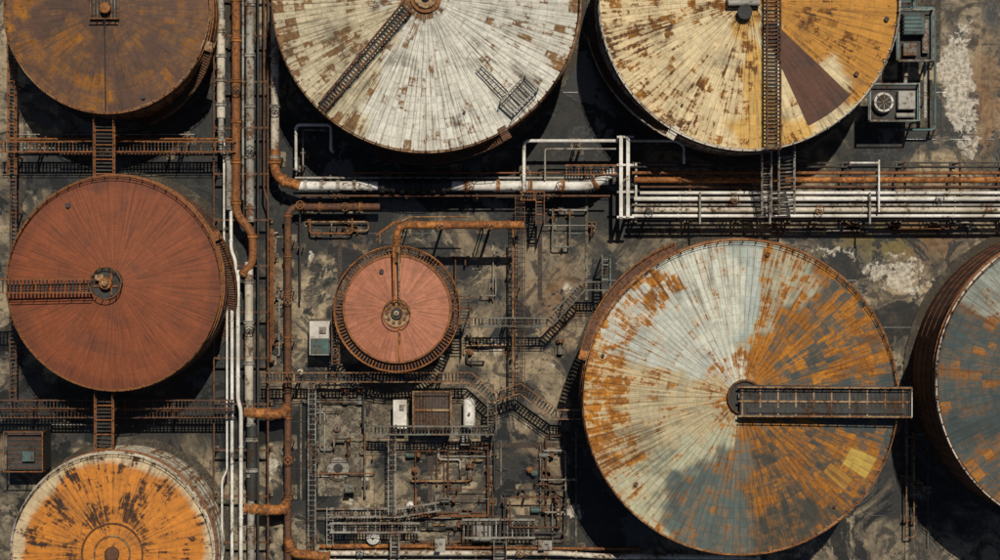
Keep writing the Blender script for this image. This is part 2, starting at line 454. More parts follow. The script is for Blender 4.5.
def hub1(mb,R,z):
    mb.box((-.2,.2,z+.3),(2.8,2.4,.12),'dark'); 
    for k in range(9): mb.beam((-1.5+k*.33,-1,z+.42),(-1.5+k*.33,1.4,z+.42),.08,.08,'tan')
    mb.beam((-1.6,-1,z+1),(1.2,-1,z+1),.1,.1,'rust'); mb.beam((-1.6,1.4,z+1),(1.2,1.4,z+1),.1,.1,'rust')
    mb.cyl((0,0,z),(0,0,z+1.3),.5,'orange',20)
    for k in range(4): mb.beam((-.9+k*.6,-1.0,z+.35),(-.9+k*.6,-1.0,z+1.0),.08,.08,'rust')
    mb.tube([(-.2,-1,z+.3),(-.2,-5,z-.0),(-.2,-9.8,z-.35)],.07,'dark',6)
def hub2(mb,R,z):
    mb.cyl((0,0,z-.2),(0,0,z+.25),1.5,'rust',32); mb.cyl((0,0,z+.25),(0,0,z+.5),1.1,'tan',32); mb.cyl((0,0,z+.5),(0,0,z+.9),.4,'dark',20)
def hub4(mb,R,z):
    mb.cyl((-.7,0,z-.15),(-.7,0,z+.15),1.55,'dark',32)
    mb.tube([Vector((-.7+1.55*math.cos(a*.26),1.55*math.sin(a*.26),z+1.1)) for a in range(24)],.05,'rust',6,closed=True)
    for a in range(14): x,y=-.7+1.55*math.cos(a*.449),1.55*math.sin(a*.449); mb.beam((x,y,z+.1),(x,y,z+1.1),.07,.07,'rust')
    mb.cyl((-.7,0,z+.15),(-.7,0,z+.9),.6,'rust',20); mb.cyl((-.7,0,z+.9),(-.7,0,z+1.3),.3,'tan',16)
    mb.box((-1.3,.5,z+.5),(.8,.6,.7),'tan',.05); mb.beam((-1.9,-.3,z+.3),(.4,-.3,z+.3),.12,.15,'rust'); mb.beam((-.2,-1.2,z+.3),(-.2,1.2,z+.3),.12,.15,'rust')
def hub5(mb,R,z):
    mb.cyl((0,-.4,z-.1),(0,-.4,z+.15),1.35,'tan',32); mb.cyl((0,-.4,z+.15),(0,-.4,z+.5),.55,'dark',20); mb.cyl((0,-.4,z+.5),(0,-.4,z+.8),.25,'beige',14)
    for a in range(10):
        t=a*.628; mb.cyl((.95*math.cos(t),-.4+.95*math.sin(t),z+.15),(.95*math.cos(t),-.4+.95*math.sin(t),z+.3),.16,'rustdk',10)
    mb.tube([Vector((1.35*math.cos(a*.26),-.4+1.35*math.sin(a*.26),z+.8)) for a in range(24)],.05,'rust',6,closed=True)
    mb.tube([(.25,-1.6,z+.1),(.25,-R+.2,z-.2)],.12,'orange',8)
    mb.tube([(-.25,6.0,z+1.4),(-.25,.6,z+.6)],.12,'orange',8); mb.tube([(.25,6.0,z+1.4),(.25,.6,z+.6)],.1,'tan',8)
def hub6(mb,R,z):
    mb.cyl((.4,0,z-.3),(.4,0,z+.1),1.7,'dark',40); mb.tube([Vector((.4+1.6*math.cos(a*.2618),1.6*math.sin(a*.2618),z+.3)) for a in range(24)],.12,'rustdk',8,closed=True)
    mb.cyl((.2,.2,z+.1),(.2,.2,z+.7),.5,'steel',20)
def hub8(mb,R,z):
    mb.tube([Vector((2.9*math.cos(a*.13),2.9*math.sin(a*.13),z-.05)) for a in range(48)],.09,'rustdk',8,closed=True)
    mb.tube([Vector((1.7*math.cos(a*.13),1.7*math.sin(a*.13),z-.0)) for a in range(48)],.09,'tan',8,closed=True)
    mb.cyl((0,0,z-.2),(0,0,z+.4),.7,'rustdk',20)
T1=tank(108,10,103,10,f1,rm1,w_or,56,9,rail='tan',hub=hub1,seed=1,stair=(-80,-20))
T2=tank(426,-2,154,11,f2,rm2,w_br,124,17,rail='rustdk',hub=hub2,seed=2,curb='tan',stair=(250,300))
T3=tank(749,0,150,11,f3,rm3,w_wh,100,14,rail='beige',hub=None,seed=3,curb='beige',stair=(190,240))
T4=tank(115,283,107,10,f4,rm4,w_br,88,8,rail='rust',hub=hub4,seed=4,stair=(-30,25),vents=1)
T5=tank(397,309,53,7,f5,rm5,w_br,48,5,rail='rust',hub=hub5,seed=5,railh=0,rise=.3,vents=1)
T6=tank(740,397,157,12,f6,rm6,w_or,120,17,rail='orange',hub=hub6,seed=6,curb='tan',stair=(110,165))
T7=tank(1088,380,152,13,f7,rm7,w_br,84,13,rail='rustdk',hub=hub2,seed=7,curb='beige')
T8=tank(113,553,101,10,f8,rm8,w_wh,60,9,rail='beige',hub=hub8,seed=8,curb='beige')
def ringwalk(T,h,w):
    e,c,R=T; mb=MB()
    for r in (R+.1,R+w):
        mb.tube([Vector((r*math.cos(k*.0524),r*math.sin(k*.0524),h)) for k in range(120)],.09,'rust',6,closed=True)
    n=110
    for k in range(n):
        t=2*math.pi*k/n; cs,sn=math.cos(t),math.sin(t)
        mb.beam(((R+.1)*cs,(R+.1)*sn,h),((R+w)*cs,(R+w)*sn,h),.14 if k%5==0 else .16,.05,'rust' if k%5==0 else 'rustdk')
        if k%3==0: mb.beam(((R+w)*cs,(R+w)*sn,h),((R+w)*cs,(R+w)*sn,h+1.1),.07,.07,'orange')
        if k%5==0: mb.beam(((R+w-.1)*cs,(R+w-.1)*sn,h),((R+.05)*cs,(R+.05)*sn,h-1.2),.08,.08,'rustdk')
    for z in (.55,1.1): mb.tube([Vector(((R+w)*math.cos(k*.0524),(R+w)*math.sin(k*.0524),h+z)) for k in range(120)],.045,'orange',6,closed=True)
    mb.make('ring_walkway',e)
ringwalk(T5,6.6,.95)
# ---------------------------------------------------------------- ground
xs=np.concatenate([[-1600,-400,-120,-80],np.arange(-60,60.1,.5),[80,120,400,1600]])
ys=np.concatenate([[-1600,-400,-120,-60],np.arange(-35,35.1,.5),[60,120,400,1600]])
X,Y=np.meshgrid(xs,ys); nx,ny=len(xs),len(ys)
gv=np.stack([X.ravel(),Y.ravel(),np.zeros(X.size)],1)
gf=[(j*nx+i,j*nx+i+1,(j+1)*nx+i+1,(j+1)*nx+i) for j in range(ny-1) for i in range(nx-1)]
me=bpy.data.meshes.new('ground'); me.from_pydata([tuple(p) for p in gv],[],gf)
Ux=X.ravel()*10+500; Vx=280-Y.ravel()*10
def field(bl):
    a=np.zeros(Ux.size)
    for (u,v,su,sv,k) in bl: a+=k*np.exp(-((Ux-u)/su)**2-((Vx-v)/sv)**2)
    return a.astype(np.float32)
RG=random.Random(3)
for nm,bl in {
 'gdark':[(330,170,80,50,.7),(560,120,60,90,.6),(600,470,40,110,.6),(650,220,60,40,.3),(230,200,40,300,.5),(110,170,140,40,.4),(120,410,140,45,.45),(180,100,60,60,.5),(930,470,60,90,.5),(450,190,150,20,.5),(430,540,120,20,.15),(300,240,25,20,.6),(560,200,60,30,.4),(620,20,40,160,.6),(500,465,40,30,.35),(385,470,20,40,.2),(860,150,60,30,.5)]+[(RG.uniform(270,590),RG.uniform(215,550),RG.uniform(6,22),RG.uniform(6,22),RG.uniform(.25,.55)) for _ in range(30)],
 'gwhite':[(955,95,16,75,.36),(945,70,22,24,.24),(975,130,14,60,.26),(900,275,50,28,.38),(495,345,28,22,.32),(540,370,20,20,.2),(330,250,20,20,.15),(820,250,50,16,.28),(585,265,14,30,.24),(915,500,16,60,.28),(270,470,10,60,.28),(25,75,12,90,.12),(975,30,20,30,.18),(350,480,30,20,.2),(450,370,30,10,.24),(560,520,30,20,.2)]+[(RG.uniform(270,590),RG.uniform(215,550),RG.uniform(4,14),RG.uniform(4,14),RG.uniform(.12,.36)) for _ in range(25)],
 'grust':[(270,300,20,100,.3),(560,300,40,60,.3),(930,240,50,40,.35),(400,400,120,60,.3),(150,440,60,25,.3),(350,240,40,25,.3),(985,100,25,80,.4),(540,480,50,50,.3),(870,235,60,20,.3)],
 'gmoss':[(880,240,70,30,.6),(930,170,60,20,.3)]}.items():
    A=me.attributes.new(nm,'FLOAT','POINT'); A.data.foreach_set('value',field(bl))
t=NT('stained_concrete'); p=t.pos(); t.b.inputs['Specular IOR Level'].default_value=.4
n1=t.noise(p,.16,10,.66,.9); n2=t.noise(p,.50,10,.68,.5); n3=t.noise(p,2.4,8,.7); n4=t.noise(p,.05,4,.55); n5=t.noise(p,.28,9,.66,2.4); n6=t.noise(p,1.2,8,.66,1.2)
br=t.n.new('ShaderNodeTexBrick'); t.L(t.vmul(p,(1,1,0)),br.inputs['Vector']); br.offset=0.35
for k,v in {'Scale':1.0,'Mortar Size':.045,'Brick Width':6.3,'Row Height':4.7,'Mortar Smooth':.7,'Bias':0}.items(): br.inputs[k].default_value=v
br.inputs['Color1'].default_value=(.68,.68,.68,1); br.inputs['Color2'].default_value=(1.25,1.21,1.14,1); br.inputs['Mortar'].default_value=(.35,.35,.35,1)
c=t.mix(t.ss(n1,.40,.58),(.200,.160,.104),(.066,.057,.044))
c=t.mix(t.ss(n2,.48,.60,0,.85),c,(.27,.22,.150))
c=t.mix(t.ss(n5,.50,.58,0,.85),c,(.034,.030,.025))
c=t.mix(t.ss(n6,.54,.66,0,.7),c,(.032,.028,.023))
c=t.mix(.85,c,br.outputs['Color'],'MULTIPLY')
gr=t.math('ADD',t.attr('grust').outputs['Fac'],t.math('MULTIPLY',n2,.9)); c=t.mix(t.ss(gr,.58,.88,0,.7),c,(.14,.068,.026))
gm=t.math('ADD',t.attr('gmoss').outputs['Fac'],n2); c=t.mix(t.ss(gm,.75,1.1,0,.7),c,(.10,.088,.024))
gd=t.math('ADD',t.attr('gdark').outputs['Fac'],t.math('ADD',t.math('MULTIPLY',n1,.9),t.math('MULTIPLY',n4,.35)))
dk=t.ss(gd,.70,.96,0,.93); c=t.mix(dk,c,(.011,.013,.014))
pud=t.ss(t.math('ADD',n1,t.math('MULTIPLY',n2,.25)),.66,.68); c=t.mix(t.math('MULTIPLY',pud,.88),c,(.012,.013,.012))
gw=t.math('ADD',t.attr('gwhite').outputs['Fac'],t.math('ADD',t.math('MULTIPLY',n6,.55),t.math('MULTIPLY',n2,.45)))
wh=t.ss(gw,.78,.83,0,.85); c=t.mix(wh,c,t.mix(t.ss(n3,.4,.62),(.42,.385,.32),(.24,.21,.16)))
c=t.mix(t.ss(n3,.42,.66,0,.5),c,t.mix(1.0,c,(.38,.37,.36),'MULTIPLY'))
t.bump(t.math('ADD',n3,t.math('MULTIPLY',br.outputs['Fac'],-.5)),.3,.03)
t.out(c,t.math('SUBTRACT',.85,t.math('MULTIPLY',pud,.6)))
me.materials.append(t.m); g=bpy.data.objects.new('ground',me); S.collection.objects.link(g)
# ---------------------------------------------------------------- pipework : west rack
mb=MB()
for v in range(-10,575,46):
    for z in (2.6,):
        mb.beam(P(214,v,z),P(268,v,z),.18,.22,'rustdk')
        for u in (214,268): a=P(u,v,z); mb.beam(a,(a.x,a.y,0),.16,.16,'rustdk'); mb.box((a.x,a.y,.15),(.5,.5,.3),'conc')
for u in (214,268): mb.beam(P(u,-15,2.5),P(u,575,2.5),.14,.18,'rustdk')
mb.make('pipe_rack')
pipe([(221,-20,3.2),(221,122,3.2),(221,150,3.2),(229,160,3.2),(229,210,3.2)],.3,'grey',sup=0)
pipe([(221,20,3.2),(221,118,3.2)],.42,'beige',sup=0,fl=2.4,fm='grey')
pipe([(236,-20,3.3),(236,215,3.3),(253,232,3.3),(253,262,3.3),(243,275,3.3)],.42,'rust',sup=0,fl=4,fm='orange',bend=1.3)
pipe([(250,-20,3.2),(250,222,3.2)],.42,'grey',sup=0,fl=5)
pipe([(243,-20,3.1),(243,200,3.1)],.12,'steel',sup=0,fl=0)
pipe([(258,-20,3.1),(258,575,3.1)],.12,'dark',sup=0,fl=9)
pipe([(264,-20,3.1),(264,190,3.1),(268,200,3.1),(268,570,3.1)],.1,'rustdk',sup=0,fl=0)
pipe([(231,200,3.0),(231,250,3.0),(236,262,3.0),(232,300,3.0),(232,575,3.0)],.17,'white',sup=0,fl=8)
pipe([(224,140,2.95),(224,240,2.95),(227,255,2.95),(227,470,2.95),(222,480,2.95),(222,575,2.95)],.11,'white',sup=0,fl=0)
pipe([(238,270,3.1),(238,400,3.1),(241,410,3.1),(241,575,3.1)],.2,'white',sup=0,fl=7)
pipe([(249,262,3.2),(249,400,3.2)],.42,'beige',sup=0,fl=4,fm='grey')
pipe([(252,425,3.2),(252,500,3.2)],.5,'dark',sup=0,fl=3,fm='grey')
pipe([(249,400,3.2),(251,425,3.2),(251,575,3.2)],.36,'grey',sup=0,fl=5)
mb=MB()
pipe([(275,-20,3.4),(275,158,3.4)],.42,'beige',mb=mb,fl=5,fm='grey')
pipe([(275,150,3.4),(275,178,3.4),(300,186,3.4)],.5,'orange',mb=mb,bend=1.8,fl=2.5,sup=0)
pipe([(298,186,3.4),(380,186,3.4)],.46,'white',mb=mb,fl=1.6,sup=0,fm='grey')
pipe([(378,186,3.4),(452,186,3.4)],.60,'dark',mb=mb,fl=1.0,sup=3.5)
pipe([(450,186,3.4),(592,186,3.4),(612,172,3.4),(626,172,3.4)],.5,'white',mb=mb,bend=1.5,fl=3.2,fm='orange')
mb.make('pipeline')
pipe([(295,178,3),(600,178,3)],.12,'grey',fl=6); pipe([(300,196,3),(610,196,3)],.1,'rustdk',fl=6); pipe([(350,173,3),(600,173,3)],.08,'rust',fl=0)
pipe([(296,170,3.5),(296,125,3.5),(331,125,3.5),(331,150,3.5)],.15,'white',drop=True,fl=3)
pipe([(303,166,2.3),(303,130,2.3),(326,130,2.3)],.08,'grey',drop=True,fl=3)
pipe([(380,207,2.2),(288,207,2.2),(288,575,2.2)],.36,'rustdk',fl=4,fm='rust',sup=5)
pipe([(300,212,1.6),(300,300,1.6)],.1,'dark',fl=0)
for v in (412,508):
    pipe([(244,v,3.2),(272,v+2,3.0),(282,v+2,2.4),(288,v-6,2.4)],.52,'orange',sup=0,fl=1.6,fm='rust',bend=1.0)
pipe([(288,540,2.4),(292,553,2.4),(330,557,2.4)],.45,'orange',sup=0,fl=2)
pipe([(524,225,7.4),(404,225,7.4),(397,230,7.4),(397,262,7.2)],.38,'orange',fl=3,sup=8,fm='rust')
pipe([(376,236,6.4),(395,222,6.4),(402,222,6.4)],.14,'rust',fl=0,sup=0)
pipe([(380,244,6.4),(380,232,6.4),(410,217,6.4),(470,217,6.4)],.08,'tan',fl=0,sup=8)
# east rack
mb=MB()
for u in (636,690,740,792,850,905,960,1010):
    mb.beam(P(u,163,3.8),P(u,219,3.8),.2,.24,'rustdk' if u>640 else 'white')
    for v in (163,219): a=P(u,v,3.8); mb.beam(a,(a.x,a.y,0),.18,.18,'rustdk'); mb.box((a.x,a.y,.15),(.6,.6,.3),'conc')
for v in (163,219): mb.beam(P(632,v,3.7),P(1030,v,3.7),.14,.2,'dark')
for u in range(645,1020,22): mb.beam(P(u,191,3.66),P(u+22,219,3.66),.07,.07,'dark')
mb.make('pipe_rack')
for v,r,m,x0 in ((167,.12,'dark',630),(173,.16,'rust',632),(180,.30,'orange',634),(187,.12,'rustdk',640),(193,.17,'white',640),(199,.22,'white',634),(205,.12,'steel',632),(210,.25,'beige',634),(216,.17,'white',632)):
    pipe([(x0,v,4.15+r-.2),(1040,v,4.15+r-.2)],r,m,sup=0,fl=9 if r>.15 else 0)
for u in (700,770,870):
    pipe([(u,193,4.4),(u,193,4.9),(u,224,4.9)],.1,'steel',sup=0,fl=0)
mb=MB()
for u in (621,628): mb.beam(P(u,137,5.2),P(u,217,5.2),.34,.34,'white')
for v in (137,165,192,217):
    mb.beam(P(617,v,5.0),P(634,v,5.0),.2,.2,'white')
for v in (137,217):
    for u in (621,628): a=P(u,v,5.2); mb.beam(a,(a.x,a.y,0),.25,.25,'white')
mb.make('header_frame')
pipe([(684,164,4.2),(684,146,4.2),(676,141,4.2),(630,141,4.2)],.13,'white',fl=0)
pipe([(618,141,4.2),(524,141,4.2),(524,196,4.2)],.17,'white',fl=5,sup=8)
pipe([(616,149,4.0),(545,149,4.0),(545,180,4.0)],.09,'grey',fl=0)
pipe([(879,160,5),(879,212,5)],.1,'white',fl=0,sup=0); pipe([(850,163,5),(879,163,5)],.1,'white',fl=0,sup=0)
catwalk([(565,170,4),(620,170,4)],.9,'rust',legs=4)
pipe([(300,553,1.2),(560,553,1.2),(600,556,1.2),(760,557,1.2)],.26,'beige',fl=5,sup=5)
pipe([(430,547,1.0),(640,549,1.0)],.14,'rust',fl=6,sup=6); pipe([(300,560,1),(700,562,1)],.14,'white',fl=6)
pipe([(320,546,1.0),(430,546,1.0)],.22,'orange',fl=3)
# ---------------------------------------------------------------- catwalks
catwalk([(0,147,4),(236,147,4)],1.0,'rust',step=.35); pipe([(10,139,3),(232,139,3)],.1,'rust',fl=0); pipe([(60,154,3),(205,154,3)],.08,'rustdk',fl=0)
catwalk([(105,114,8),(105,178,7.6)],1.9,'rust',legs=4,step=.35)
catwalk([(105,389,8),(105,458,8)],1.7,'rust',legs=4,step=.35)
catwalk([(-5,404,4),(235,404,4)],.8,'rustdk',step=.35); catwalk([(-5,414,3.6),(235,414,3.6)],.7,'rustdk',rail=False,step=.35)
catwalk([(13,-20,3),(13,175,3)],.7,'rust',step=.35); catwalk([(13,178,3),(13,400,3)],.6,'rustdk',step=.4,rail=False)
catwalk([(-10,286,11.4),(93,286,11.4)],1.3,'rust',legs=0,step=.35)
catwalk([(409,4,12.4),(322,108,11.4)],.9,'rustdk',legs=0,step=.35)
catwalk([(773,-20,12.5),(773,150,12)],1.3,'dark','rustdk','rustdk',legs=0,step=.35)
catwalk([(766,150,9),(766,215,5.6)],.9,'grey',legs=0); catwalk([(786,140,9),(786,215,5.4)],1.5,'steel',legs=0,step=.4)
catwalk([(262,377,4),(470,377,4),(492,397,4),(520,388,4),(556,414,4),(584,414,4)],.9,'rustdk',rm='tan',step=.35)
catwalk([(470,322,4.5),(550,322,4.5),(583,286,4.5),(606,286,4.5),(606,255,4.5)],.8,'green',step=.35)
catwalk([(370,430,4),(492,430,4),(492,398,4)],.8,'green',legs=5,step=.35)
tray([(520,196,4.4),(520,392,4.4)],.9,'rustdk',step=.45); pipe([(513,228,4),(513,395,4)],.1,'tan',fl=0)
catwalk([(520,196,4.6),(540,196,4.6),(540,226,4.6)],.8,'rust',legs=3)
tray([(312,376,3.2),(312,545,3.2)],.7,'steel'); tray([(392,432,3.6),(392,515,3.6)],.7,'steel')
catwalk([(330,512,2.4),(400,512,2.4),(440,506,2.4)],.8,'steel',legs=3); catwalk([(330,527,2.4),(420,527,2.4)],.9,'steel',legs=3)
tray([(330,507,2.2),(330,545,2.2)],.6,'steel',cables=False)
catwalk([(395,533,2.5),(395,556,2.5)],.8,'steel',legs=2)
for i,(u0,v0,u1,v1) in enumerate([(505,490,566,533),(510,497,560,527)]):
    z=1.8+.5*i; pipe([(u0,v0,z),(u1,v0,z),(u1,v1,z),(u0,v1,z),(u0,v0+4,z)],.09,'rustdk' if i else 'dark',fl=0,sup=3)
catwalk([(462,295,6.5),(462,330,6.5)],1.5,'rustdk',legs=2.5)
catwalk([(336,310,5),(336,365,5)],.7,'rustdk',legs=3)
mb=MB()
z=13.4
mb.beam(P(740,400,z),P(912,402,z),2.9,.10,'dark')
for v in (387,401,416): mb.beam(P(738,v,z+.12),P(912,v+1,z+.12),.16,.2,'tan')
for k,(p_,d) in enumerate(along([P(740,401,z),P(911,402,z)],.42)):
    mb.beam(p_+Vector((0,-1.4,.1)),p_+Vector((0,1.4,.1)),.08 if k%4 else .14,.08,'dark' if k%4 else 'tan')
for v in (387,416):
    for h_ in (.55,1.1): mb.beam(P(742,v,z+h_),P(912,v+1,z+h_),.08,.08,'tan')
    for p_,d in along([P(742,v,z),P(911,v+1,z)],.9): mb.beam(p_,p_+Vector((0,0,1.1)),.08,.08,'tan')
for h_ in (.55,1.1): mb.beam(P(912,387,z+h_),P(912,417,z+h_),.08,.08,'beige')
mb.beam(P(748,410,z+.2),P(905,411,z+.2),.5,.12,'dark')
for u in (760,820,880,905):
    for v in (388,415): a=P(u,v,z); mb.beam(a,(a.x,a.y,12.1),.14,.14,'rustdk')
mb.make('roof_gangway')
mb=MB(); zz=11.9; hx=Vector((1.25,-1.15,0))
for k in range(10): a=P(500+k*2.6,102-k*2.7,zz); mb.beam(a,a+hx,.13,.08,'steel' if k%3 else 'dark')
a,b=P(500,102,zz+.1),P(525,76,zz+.1)
for q in (a,b): mb.beam(q,q+hx,.12,.15,'steel')
mb.beam(a,b,.1,.15,'steel'); mb.beam(a+hx,b+hx,.1,.15,'steel')
for q in (a,b,a+hx,b+hx): mb.beam(q,(q.x,q.y,11.0),.1,.1,'steel'); mb.beam(q,q+Vector((0,0,1)),.07,.07,'tan')
mb.beam(a+Vector((0,0,1)),b+Vector((0,0,1)),.06,.06,'steel'); mb.beam(a+hx+Vector((0,0,1)),b+hx+Vector((0,0,1)),.06,.06,'steel')
mb.tube([P(476,70,11.7),P(503,98,11.6)],.06,'dark',6); mb.tube([P(481,66,11.7),P(508,92,11.6)],.06,'dark',6)
for k in range(7): mb.beam(P(478+k*4,70+k*4.1,11.7),P(482+k*4,67+k*4.1,11.7),.06,.06,'dark')
mb.make('hatch_platform')
mb=MB(); z=11.7
mb.box(P(742,4,z),(3,.9,.5),'rustdk',.05); mb.cyl(P(728,3,z+.5),P(760,3,z+.5),.3,'steel',14); mb.cyl(P(745,12,11.2),P(745,12,12.4),.7,'dark',20)
mb.make('agitator_drive')
# ---------------------------------------------------------------- equipment
def unit(u,v,w,l,h,m='white',cap='grey',name='equipment_cabinet',split=None):
    mb=MB(); c=P(u,v,h); x,y=c.x,c.y
    mb.box((x,y,.1),(w+.5,l+.5,.2),'conc'); mb.box((x,y,.2+h/2),(w,l,h),m,.06); mb.box((x,y,h+.26),(w+.16,l+.16,.1),cap,.03)
    if split: mb.box((x,y-l*.25,h+.36),(w*.96,l*.48,.1),split,.03)
    for k in range(4): mb.beam((x-w/2-.02,y-l/2+.3+k*.25,h*.7),(x-w/2-.02,y-l/2+.45+k*.25,h*.7),.03,.4,'dark')
    mb.box((x+w*.15,y+l*.25,h+.42),(w*.35,l*.2,.24),'steel',.03)
    mb.beam((x-w*.3,y-l/2-.03,.25),(x-w*.3,y-l/2-.03,2.1),.6,.04,'dark')
    mb.tube([(x+w/2+.1,y,0.1),(x+w/2+.1,y,h*.7),(x+w/2-.05,y,h*.7)],.05,'dark',6)
    return mb.make(name)
unit(320,338,1.9,3.2,2.6,'white','white',split='teal')
unit(400,414,1.2,2.7,2.2,'white','white'); 
mb=MB(); c=P(432,411,3); x,y=c.x,c.y
mb.box((x,y,1.4),(3.6,3.8,2.8),'dark',.1)
for k in range(12): mb.beam((x-1.7+k*.31,y-1.8,2.9),(x-1.7+k*.31,y+1.8,2.9),.1,.1,'rustdk')
for (a,b) in (((-1.85,-1.95),(1.85,-1.95)),((1.85,-1.95),(1.85,1.95)),((1.85,1.95),(-1.85,1.95)),((-1.85,1.95),(-1.85,-1.95))):
    mb.beam((x+a[0],y+a[1],2.95),(x+b[0],y+b[1],2.95),.18,.2,'tan'); mb.beam((x+a[0],y+a[1],0),(x+a[0],y+a[1],3.9),.12,.12,'tan'); mb.beam((x+a[0],y+a[1],3.9),(x+b[0],y+b[1],3.9),.08,.08,'tan')
mb.beam((x-1.7,y+.1,3.02),(x+1.7,y+.1,3.02),.2,.12,'tan'); mb.make('air_cooler')
mb=MB(); c=P(469,414,3); x,y=c.x,c.y
mb.cyl((x,y-1.3,1.6),(x,y+1.3,1.6),.6,'white',24); mb.cyl((x,y+1.3,1.6),(x,y+1.55,1.6),.6,'white',24,r2=.25); mb.cyl((x,y-1.55,1.6),(x,y-1.3,1.6),.25,'white',24,r2=.6)
for k in (-.8,.8): mb.beam((x-.6,y+k,.5),(x+.6,y+k,.5),.2,1.0,'conc')
mb.cyl((x,y,2.1),(x,y,2.6),.14,'steel',10); mb.make('horizontal_drum')
def skid(u,v,w,l,fan=False):
    mb=MB(); c=P(u,v,4); x,y=c.x,c.y; z=4
    for a in (-w/2,w/2):
        for b in (-l/2,l/2): mb.beam((x+a,y+b,0),(x+a,y+b,z+1.1),.16,.16,'teal')
    mb.box((x,y,z),(w,l,.14),'dark')
    for s_ in (-1,1):
        mb.beam((x-w/2,y+s_*l/2,z+1.1),(x+w/2,y+s_*l/2,z+1.1),.1,.1,'steel'); mb.beam((x+s_*w/2,y-l/2,z+1.1),(x+s_*w/2,y+l/2,z+1.1),.1,.1,'steel')
        mb.beam((x-w/2,y+s_*l/2,z+.1),(x+w/2,y+s_*l/2,z+.1),.14,.2,'teal'); mb.beam((x+s_*w/2,y-l/2,z+.1),(x+s_*w/2,y+l/2,z+.1),.14,.2,'teal')
    if fan:
        mb.cyl((x-w*.22,y,z+.1),(x-w*.22,y,z+1.0),1.05,'white',32,r2=.95); mb.cyl((x-w*.22,y,z+1.0),(x-w*.22,y,z+1.05),.75,'dark',24)
        for a in range(4): t_=a*math.pi/4; q=Vector((math.cos(t_),math.sin(t_),0))*.95; ce=Vector((x-w*.22,y,z+1.1)); mb.beam(ce-q,ce+q,.07,.06,'grey')
        mb.box((x+w*.25,y+.2,z+.5),(w*.35,l*.5,.9),'grey',.06); mb.cyl((x+w*.05,y-l*.35,z+.4),(x+w*.42,y-l*.35,z+.4),.25,'steel',12)
    else:
        mb.box((x-.2,y+l*.2,z+.7),(w*.6,l*.4,1.2),'teal',.08); mb.cyl((x+w*.3,y-l*.35,z+.5),(x+w*.3,y+l*.3,z+.5),.35,'grey',16)
        mb.box((x-.5,y-l*.28,z+.4),(w*.4,l*.25,.7),'green',.05)
        for k in range(5): mb.beam((x-w*.4,y+l*.05+k*.4,z+1.33),(x+w*.15,y+l*.05+k*.4,z+1.33),.07,.06,'dark')
    return mb.make('pump_skid')
skid(914,36,3.4,5.0); skid(893,103,4.8,3.6,True)
pipe([(880,8,2),(935,8,2),(935,130,2),(900,130,2)],.12,'teal',fl=4); pipe([(925,62,2.2),(925,118,2.2)],.18,'grey',fl=2)
pipe([(908,60,2),(905,85,2)],.2,'steel',fl=0); catwalk([(905,-5,3),(905,12,3)],1.6,'teal',legs=1.2)
mb=MB(); c=P(25,451,4); x,y=c.x,c.y
mb.box((x,y,2),(3.6,3.8,3.8),'dark',.1)
for k in range(8): mb.beam((x-1.7,y-1.6+k*.46,3.95),(x+1.7,y-1.6+k*.46,3.95),.09,.08,'rustdk')
for s_ in (-1,1): mb.beam((x-1.9,y+s_*1.95,4.9),(x+1.9,y+s_*1.95,4.9),.09,.09,'rust'); mb.beam((x+s_*1.9,y-1.95,4.9),(x+s_*1.9,y+1.95,4.9),.09,.09,'rust')
for a in (-1.9,0,1.9):
    for b in (-1.95,1.95): mb.beam((x+a,y+b,3.6),(x+a,y+b,4.9),.08,.08,'rust')
mb.box((x+.4,y-.5,4.2),(1.2,1.0,.5),'teal',.05); mb.make('equipment_cabinet')
def manhole(u,v,r,m='steel'):
    mb=MB(); c=P(u,v,.6); x,y=c.x,c.y
    mb.cyl((x,y,0),(x,y,.35),r,'conc',32); mb.cyl((x,y,.35),(x,y,.5),r*.82,m,32); mb.cyl((x,y,.5),(x,y,.6),r*.35,'dark',20)
    for k in range(12): t_=k*.5236; mb.cyl((x+r*.7*math.cos(t_),y+r*.7*math.sin(t_),.5),(x+r*.7*math.cos(t_),y+r*.7*math.sin(t_),.57),.06,'rustdk',8)
    for k in range(4): t_=k*math.pi/4+.2; q=Vector((math.cos(t_),math.sin(t_),0))*r*.6; mb.beam(Vector((x,y,.54))-q,Vector((x,y,.54))+q,.07,.06,'grey')
    mb.make('manhole_cover')
manhole(338,468,1.3); manhole(337,428,.45,'rustdk'); manhole(362,452,.35,'rust')
def drum(u,v,r,h,m,name='vertical_vessel'):
    mb=MB(); c=P(u,v,h); x,y=c.x,c.y
    mb.cyl((x,y,0),(x,y,h),r,m,20); mb.cyl((x,y,h),(x,y,h+r*.35),r,m,20,r2=r*.45); mb.cyl((x,y,h+r*.3),(x,y,h+r*.6),r*.2,'dark',10); mb.cyl((x,y,0),(x,y,.15),r*1.3,'conc',20)
    mb.make(name)
drum(373,538,.65,1.8,'white'); drum(385,520,.5,1.5,'beige'); drum(410,505,.35,1.4,'white')
for (u,v) in ((300,372),(330,545),(356,548),(455,547),(470,352),(596,350),(606,360),(530,470),(534,473),(415,470)): drum(u,v,.28,.9,random.choice(['rust','teal','beige','rustdk']),'oil_drum')
def pump(u,v,a=0,m='green'):
    mb=MB(); c=P(u,v,.6); d=Vector((math.cos(a),math.sin(a),0))
    mb.beam(c-d*1.0-Vector((0,0,.5)),c+d*1.0-Vector((0,0,.5)),.9,.2,'conc'); mb.cyl(c-d*.9,c-d*.05,.28,m,14); mb.cyl(c+d*.2,c+d*.55,.38,'rustdk',16); mb.cyl(c-d*.05,c+d*.2,.1,'steel',8)
    mb.cyl(c+d*.4,c+d*.4+Vector((0,0,.9)),.12,'rust',10); mb.make('pump')
